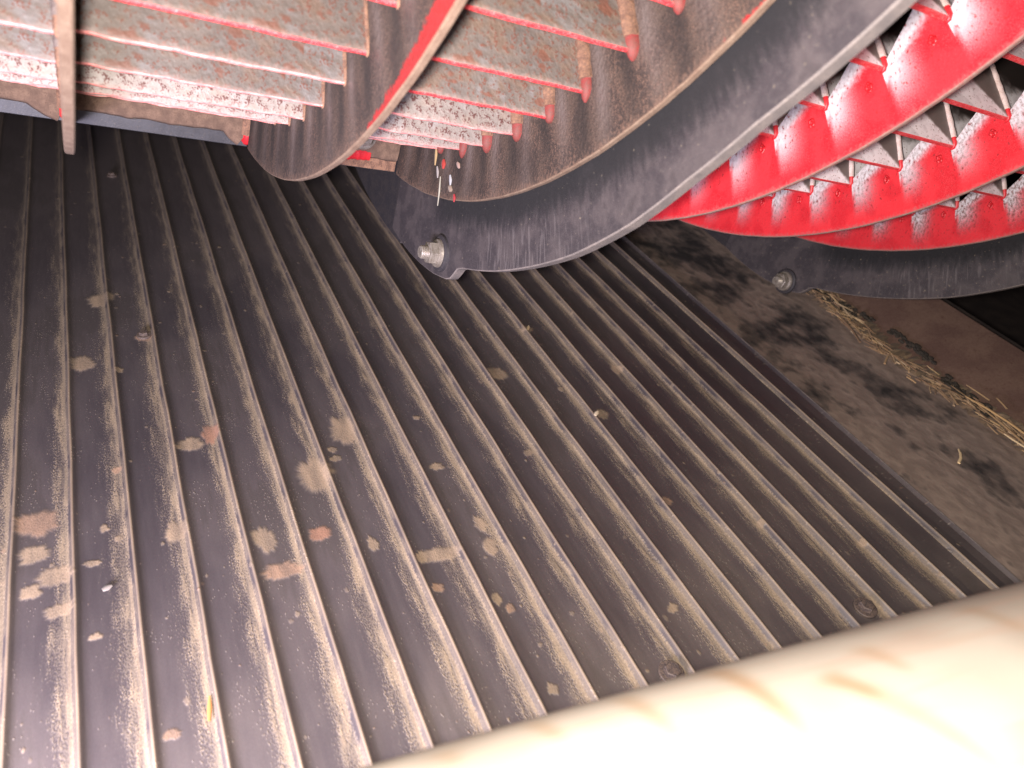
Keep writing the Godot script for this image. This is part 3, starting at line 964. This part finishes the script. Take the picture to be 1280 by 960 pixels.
	tag(o, "dark brown drum showing through the gaps between the red grate's slats", "rotor")

func weld_spot(sd: int) -> ArrayMesh:
	var key := "spot%d" % (sd % 3)
	if M.has(key): return M[key]
	var s := st()
	var pts := []
	var rad := []
	for i in 17:          # a small ring of spilt weld metal
		var a := TAU * i / 16.0 + sd
		pts.append(Vector3(0, cos(a) * 0.0013, sin(a) * 0.0022))
		rad.append(0.0010 * (1.0 + 0.3 * sin(i * 1.7 + sd)))
	tube(s, pts, rad, Vector3.RIGHT, 6)
	M[key] = done([[s, M.red_paint]])
	return M[key]

# ------------------------------------------------------------------ support brackets with their bolts
func brackets() -> void:
	var line1 := [Vector2(-7.2, .4650), Vector2(-5, .4680), Vector2(-2, .4712), Vector2(1, .4735), Vector2(4, .4752), Vector2(6.8, .4752), Vector2(7.7, .4735), Vector2(8.3, .4695), Vector2(8.9, .4655), Vector2(10, .4644), Vector2(14, .4642), Vector2(20, .4634), Vector2(26, .4630), Vector2(32, .4606), Vector2(37, .4565), Vector2(42, .4548), Vector2(50, .4575), Vector2(60, .4640)]
	var b := thing("support_bracket", "black curved bracket with a shiny bolt along the rusty grate's edge", "bracket", G, "bolted support brackets")
	obj("bracket_plate", arc_plate(0.2282, 0.2356, 0.40, line1, 0.4, bracket_material(601, 0.40, 0.4760), M.rim_black, 0.4760), b)
	bolt(b, 0.2282, 0.4585, 5.4)
	var line2 := []
	for p in line1:
		line2.append(Vector2(p.x - 5.4 if p.x < 20 else p.x - 5.4 * (60 - p.x) / 40.0, p.y))
	var c := thing("support_bracket", "dark grey curved bracket with a dull bolt below the red grate", "bracket", G, "bolted support brackets")
	obj("bracket_plate", arc_plate(0.6545, 0.6618, 0.40, line2, 0.4, bracket_material(631, 0.40, 0.4760), M.rim_black, 0.4760), c)
	bolt(c, 0.6545, 0.4669, -0.4)
	# rings that carry the grates on the far side
	for q in [[0.2390, -7.6, "dark steel ring section behind the bolted bracket of the rusty grate"], [0.6655, -13.2, "dark steel ring section behind the bolted bracket of the red grate"]]:
		var l := []
		for k in 12:
			l.append(Vector2(-48.0 + (q[1] + 48.0) * k / 11.0, 0.4790))
		var o := obj("support_ring", arc_plate(q[0], q[0] + 0.008, 0.405, l, 1.5, M.ring_steel, M.ring_steel, 0.479), self, G)
		tag(o, q[2], "bracket", "rear ring sections")

func bolt(parent: Node3D, x: float, r: float, th: float) -> void:
	var b := obj("bolt", lathe([Vector2(-0.0168, 0.0), Vector2(-0.0168, 0.0034), Vector2(-0.0160, 0.0040), Vector2(-0.0154, 0.0036), Vector2(-0.0148, 0.0041), Vector2(-0.0142, 0.0036), Vector2(-0.0136, 0.0041), Vector2(-0.0130, 0.0036), Vector2(-0.0124, 0.0041), Vector2(-0.0118, 0.0036), Vector2(-0.0112, 0.0041), Vector2(-0.0106, 0.0036), Vector2(0.004, 0.0036)], 20, M.zinc), parent, Transform3D(Basis().scaled(Vector3(1.0, 1.18, 1.18)), pol(x, r, th)))
	obj("washer", lathe([Vector2(-0.0028, 0.0), Vector2(-0.0028, 0.0100), Vector2(-0.0020, 0.0112), Vector2(0.0003, 0.0114)], 36, M.ring_steel), b)
	obj("nut_flange", lathe([Vector2(-0.0052, 0.0066), Vector2(-0.0044, 0.0084), Vector2(-0.0026, 0.0088)], 36, M.zinc), b)
	obj("nut", lathe([Vector2(-0.0112, 0.0040), Vector2(-0.0112, 0.0062), Vector2(-0.0106, 0.0071), Vector2(-0.0044, 0.0071)], 6, M.zinc, 0.35, false), b)

# ------------------------------------------------------------------ straw, dirt, chaff
func stalk(s: SurfaceTool, p: Vector3, dir: Vector3, len: float, rad: float, col: Color, bend: float) -> void:
	s.set_color(col)
	var side := dir.cross(Vector3.UP).normalized()
	var pts := []
	var rr := []
	for i in 4:
		var t := i / 3.0 - 0.5
		pts.append(p + dir * len * t + (side * bend + Vector3.UP * bend * 0.4) * (0.25 - t * t))
		rr.append(rad * (1.0 if i < 3 else 0.6))
	tube(s, pts, rr, Vector3.UP, 5, 0.6)

func straw_colour() -> Color:
	var c := Color8(204, 166, 112).lerp(Color8(222, 198, 158), rng.randf())
	c = c.lerp(Color8(120, 92, 68), sqrt(rng.randf()))
	return c.srgb_to_linear()

func loose_bits() -> void:
	var s := st()
	var hn := FastNoiseLite.new()
	hn.frequency = 14.0
	var last := []
	for j in 161:          # matted dust and husks under the straw
		var z := -0.56 + 0.58 * j / 160.0
		var row := []
		for k in 9:
			var f := k / 8.0
			var hgt := sin(f * PI) * 0.0042 * (0.7 + 1.3 * hn.get_noise_2d(z * 9.0, f * 3.0)) - 0.0012
			var x := 0.632 + 0.044 * f + 0.010 * sin(z * 22.0) * sin(f * PI) + 0.004 * hn.get_noise_2d(z * 5.0, f + 20.0)
			row.append(Vector3(x, -0.0042 + hgt + maxf(0.0, (x - 0.655) * 0.24), z))
		if last.size():
			for k in 8:
				s.set_color(Color8(92, 76, 62).lerp(Color8(134, 112, 88), clampf(0.5 + hn.get_noise_2d(z * 40.0, k * 2.0) + rng.randf_range(-0.4, 0.4), 0, 1)).srgb_to_linear())
				quad(s, last[k], last[k + 1], row[k + 1], row[k], Vector3.UP, -1)
		last = row
	for i in 360:
		var z := -0.52 + rng.randf() * 0.47
		var x := 0.648 + rng.randfn(0.0, 0.007) + 0.010 * sin(z * 22.0)
		var len := exp(rng.randf_range(-5.3, -3.7))
		var an := rng.randfn(0.0, 0.45)
		var dir := Vector3(sin(an), rng.randf_range(-0.05, 0.10), -cos(an)).normalized()
		var y := -0.0015 + rng.randf() * 0.005 + maxf(0.0, (x - 0.655) * 0.24)
		stalk(s, Vector3(x, y, z), dir, len, rng.randf_range(0.0005, 0.0013), straw_colour(), rng.randf_range(-0.0016, 0.0016))
	var o := obj("straw_litter", done([[s, M.straw]]))
	tag(o, "broken yellow straw and husks lying along the sheet's low corner", "straw", "", "stuff")
	# dark crumbs along the straw
	var c := st()
	var no := FastNoiseLite.new()
	no.frequency = 1.0
	for i in 300:
		var z := -0.50 + 0.34 * i / 300.0 + rng.randfn(0, 0.004)
		if fmod(z * 13.0, 1.0) > -0.25 and i > 70: continue
		var x := 0.664 + 0.008 * sin(z * 30.0) + rng.randfn(0, 0.0028)
		blob(c, Vector3(x, -0.001 + maxf(0.0, (x - 0.655) * 0.24), z), Vector3(rng.randf_range(.0012, .0034), rng.randf_range(.0008, .002), rng.randf_range(.0015, .005)), i, no)
	o = obj("dark_residue", done([[c, M.residue]]))
	tag(o, "row of dark damp crumbs beside the straw on the sloping sheet", "dirt", "", "stuff")
	# single long stalks one can pick out
	var picks := [["pale straw stalk bent near the bracket bolt end of the litter", Vector3(0.625, 0.004, -0.40), 0.35, 0.055], ["long yellow straw stalk lying at the litter's near end", Vector3(0.640, 0.006, -0.225), 0.18, 0.075], ["thick golden straw stalk beside the long yellow one", Vector3(0.648, 0.007, -0.245), -0.12, 0.060], ["short crooked straw lying alone on the smudged sheet", Vector3(0.578, -0.0035, -0.225), 0.9, 0.020]]
	for p in picks:
		var t := st()
		stalk(t, p[1], Vector3(sin(p[2]), 0.0, -cos(p[2])), p[3], 0.0014, straw_colour(), 0.006)
		tag(obj("straw_stalk", done([[t, M.straw]])), p[0], "straw", "single straw stalks")
	# bits on the pan
	var bits := [["flat orange straw splinter in a groove near the pale bar", Vector3(-0.0062, 0.0021, -0.212), 0.013, 0.0014, 0.15, Color8(178, 116, 62)], ["tiny pale chaff flake on a pan crest, mid picture", Vector3(0.297, 0.0042, -0.352), 0.006, 0.002, 0.9, Color8(196, 178, 150)], ["small whitish chip lying on the left of the pan", Vector3(-0.046, 0.0022, -0.300), 0.005, 0.0022, 1.2, Color8(122, 112, 106)], ["thin straw splinter on the far part of the pan", Vector3(0.2995, 0.0022, -0.4774), 0.007, 0.0016, 0.6, Color8(184, 160, 124)]]
	for q in bits:
		var t := st()
		t.set_color(q[5].srgb_to_linear())
		var dv := Vector3(sin(q[4]), 0.02, -cos(q[4]))
		tube(t, [q[1] - dv * q[2] * 0.5, q[1], q[1] + dv * q[2] * 0.5], [q[3] * 0.6, q[3], q[3] * 0.4], Vector3.UP, 6, 0.3)
		tag(obj("chaff_flake", done([[t, M.straw]])), q[0], "chaff", "scattered chaff bits")
	# bits stuck to the rusty rib plate beside the bracket
	var stuck := [["yellow straw splinter below the lowest rusty slat", 3.26, 0.3918, 0.014, 0.0018, 0.15, Color8(154, 129, 89)], ["white straw sliver hanging over the rusty plate's lower edge", 5.1, 0.4155, 0.020, 0.0011, 0.05, Color8(154, 148, 133)], ["small grey white husk in the middle of the rusty plate", 4.2, 0.4030, 0.008, 0.0016, 0.4, Color8(144, 136, 132)], ["red paint flake stuck on the rusty plate", 5.4, 0.3970, 0.006, 0.0028, 0.2, Color8(148, 44, 38)], ["bluish white chip on the rusty plate", 7.4, 0.4070, 0.007, 0.0018, 0.3, Color8(154, 152, 154)], ["beige crumb under the bluish white chip", 7.6, 0.4125, 0.005, 0.0026, 1.2, Color8(133, 115, 100)], ["pink crumb right of the red paint flake", 8.9, 0.3970, 0.005, 0.0020, 0.9, Color8(154, 126, 115)], ["tiny red flake at the rusty plate's bottom edge", 8.6, 0.4185, 0.005, 0.0018, 0.2, Color8(141, 36, 40)]]
	for q in stuck:
		var t := st()
		t.set_color(q[6].srgb_to_linear())
		var p := pol(0.2219, q[2], q[1])
		var radial := pol(0, 1, q[1])
		var tang := pol(0, 1, q[1] + 90)
		var dv: Vector3 = radial * cos(q[5]) + tang * sin(q[5])
		tube(t, [p - dv * q[3] * 0.5, p + tang * 0.0006, p + dv * q[3] * 0.5], [q[4] * 0.6, q[4], q[4] * 0.5], Vector3.RIGHT, 6, 0.5)
		tag(obj("chaff_flake", done([[t, M.straw]]), self, G), q[0], "chaff", "scattered chaff bits")
	# husk lodged on an upper slat, with its dark seed
	var t2 := st()
	t2.set_color(Color8(220, 190, 130).srgb_to_linear())
	var p := pol(0.2120, 0.378, 41.5)
	tube(t2, [p + Vector3(-0.012, -0.002, 0.004), p + Vector3(0, 0, 0.005), p + Vector3(0.008, 0.004, 0.006)], [0.001, 0.0042, 0.001], Vector3(0, 0.5, 1), 7, 0.35)
	tag(obj("husk", done([[t2, M.straw]]), self, G), "pale yellow husk lodged on an upper slat of the rusty grate", "husk")

func blob(s: SurfaceTool, p: Vector3, r: Vector3, k: int, no: FastNoiseLite) -> void:
	var P := []
	for i in 5:
		var row := []
		var la := PI * (i / 4.0 - 0.5)
		for j in 7:
			var lo := TAU * j / 7.0
			var d := Vector3(cos(la) * cos(lo), sin(la), cos(la) * sin(lo))
			row.append(p + d * r * (1.0 + 0.35 * no.get_noise_3d(d.x * 2 + k * 5, d.y * 2, d.z * 2)))
		P.append(row)
	for i in 4:
		for j in 7:
			var j2 := (j + 1) % 7
			quad(s, P[i][j], P[i + 1][j], P[i + 1][j2], P[i][j2], (P[i][j] + P[i + 1][j2]) * 0.5 - p, 1)

# ------------------------------------------------------------------ pale bar close to the lens
func pale_bar() -> void:
	var w := 512
	var h := 512
	var a := nb(w, h, 0.008, 3, 701)
	var b := stretched(w, h, 64, 512, 0.06, 3, 702)
	var d := PackedByteArray()
	d.resize(w * h * 3)
	var streaks := BAR_STREAKS
	for y in h:
		for x in w:
			var i := y * w + x
			var u := float(x) / w
			var v := float(y) / h
			var k := Color8(150, 141, 129).lerp(Color8(138, 128, 116), ss(0.3, 0.7, a[i] / 255.0))
			k = k.lerp(Color8(148, 126, 110), ss(0.55, 0.8, b[i] / 255.0) * 0.35)
			for q in streaks:
				var du: float = (u - q[0]) * 1.0
				var dv: float = v - q[1]
				if dv < -0.5: dv += 1.0
				var ca := cos(q[2])
				var sa := sin(q[2])
				var l: float = (du * ca + dv * sa) / q[3]
				var wd: float = (-du * sa + dv * ca) / q[4]
				var s := exp(-l * l * l * l - wd * wd * (1.0 + 0.6 * clampf(l, -1.0, 1.0)))
				k = k.lerp(Color8(118, 88, 58), s * q[5] * 0.55)
			d[i * 3] = int(clampf(k.r, 0, 1) * 255)
			d[i * 3 + 1] = int(clampf(k.g, 0, 1) * 255)
			d[i * 3 + 2] = int(clampf(k.b, 0, 1) * 255)
	var m := mat(0.6)
	m.albedo_texture = tex(w, h, d)
	var prof := [Vector2(0.0, 0.0)]
	for i in 33:
		var t := i / 32.0
		prof.append(Vector2(t * BAR_LEN, BAR_R * (0.99 + 0.025 * (1.0 - pow(2.0 * (t - 0.56), 2.0)))))
	prof.append(Vector2(BAR_LEN, 0.0))
	# smooth along the whole length
	var s := st()
	var segs := 64
	for i in prof.size() - 1:
		for k in segs:
			var p: Vector2 = prof[i]
			var q: Vector2 = prof[i + 1]
			var P := []
			var U := []
			for e in [[p, k, i], [q, k, i + 1], [q, k + 1, i + 1], [p, k + 1, i]]:
				var an: float = TAU * e[1] / segs
				P.append(Vector3(e[0].x, e[0].y * cos(an), e[0].y * sin(an)))
				U.append(Vector2(e[0].x / BAR_LEN, float(e[1]) / segs))
			var mid := Vector3(0, (P[0] + P[2]).y, (P[0] + P[2]).z)
			if i == 0 or i == prof.size() - 2: mid = Vector3(-1 if i == 0 else 1, 0, 0)
			if p.y < 1e-6: tri(s, [P[0], P[1], P[2]], [U[0], U[1], U[2]], mid, 2)
			elif q.y < 1e-6: tri(s, [P[0], P[1], P[3]], [U[0], U[1], U[3]], mid, 3)
			else: quad(s, P[0], P[1], P[2], P[3], mid, 1, U)
	var x := (BAR_B - BAR_A).normalized()
	var y := Vector3.UP
	y = (y - x * x.dot(y)).normalized()
	var o := obj("pale_bar", done([[s, m]]), self, Transform3D(Basis(x, y, x.cross(y)), BAR_A))
	tag(o, "thick pale cream rounded bar with tan streaks, blurred, across the bottom right corner", "bar")

const BAR_R := 0.0520
const BAR_LEN := 0.3865
const BAR_A := Vector3(-0.0611, 0.1313, -0.0531)
const BAR_B := Vector3(0.3214, 0.1566, -0.0035)
const BAR_STREAKS := [[0.4875, 0.8998, 1.4974, 0.0573, 0.0085, 0.9], [0.5487, 0.9325, 1.0189, 0.0212, 0.0085, 1.0], [0.5748, 0.9801, 1.0885, 0.0445, 0.0085, 0.5], [0.4104, 0.8851, 1.4611, 0.0413, 0.0085, 0.6], [0.3436, 0.8713, 1.3982, 0.0256, 0.0085, 0.55], [0.5907, 0.9115, 1.3545, 0.0246, 0.0085, 0.5], [0.7068, 0.9, 1.5216, 0.0349, 0.0085, 0.4], [0.2774, 0.8722, 1.3413, 0.0151, 0.0085, 0.4]]
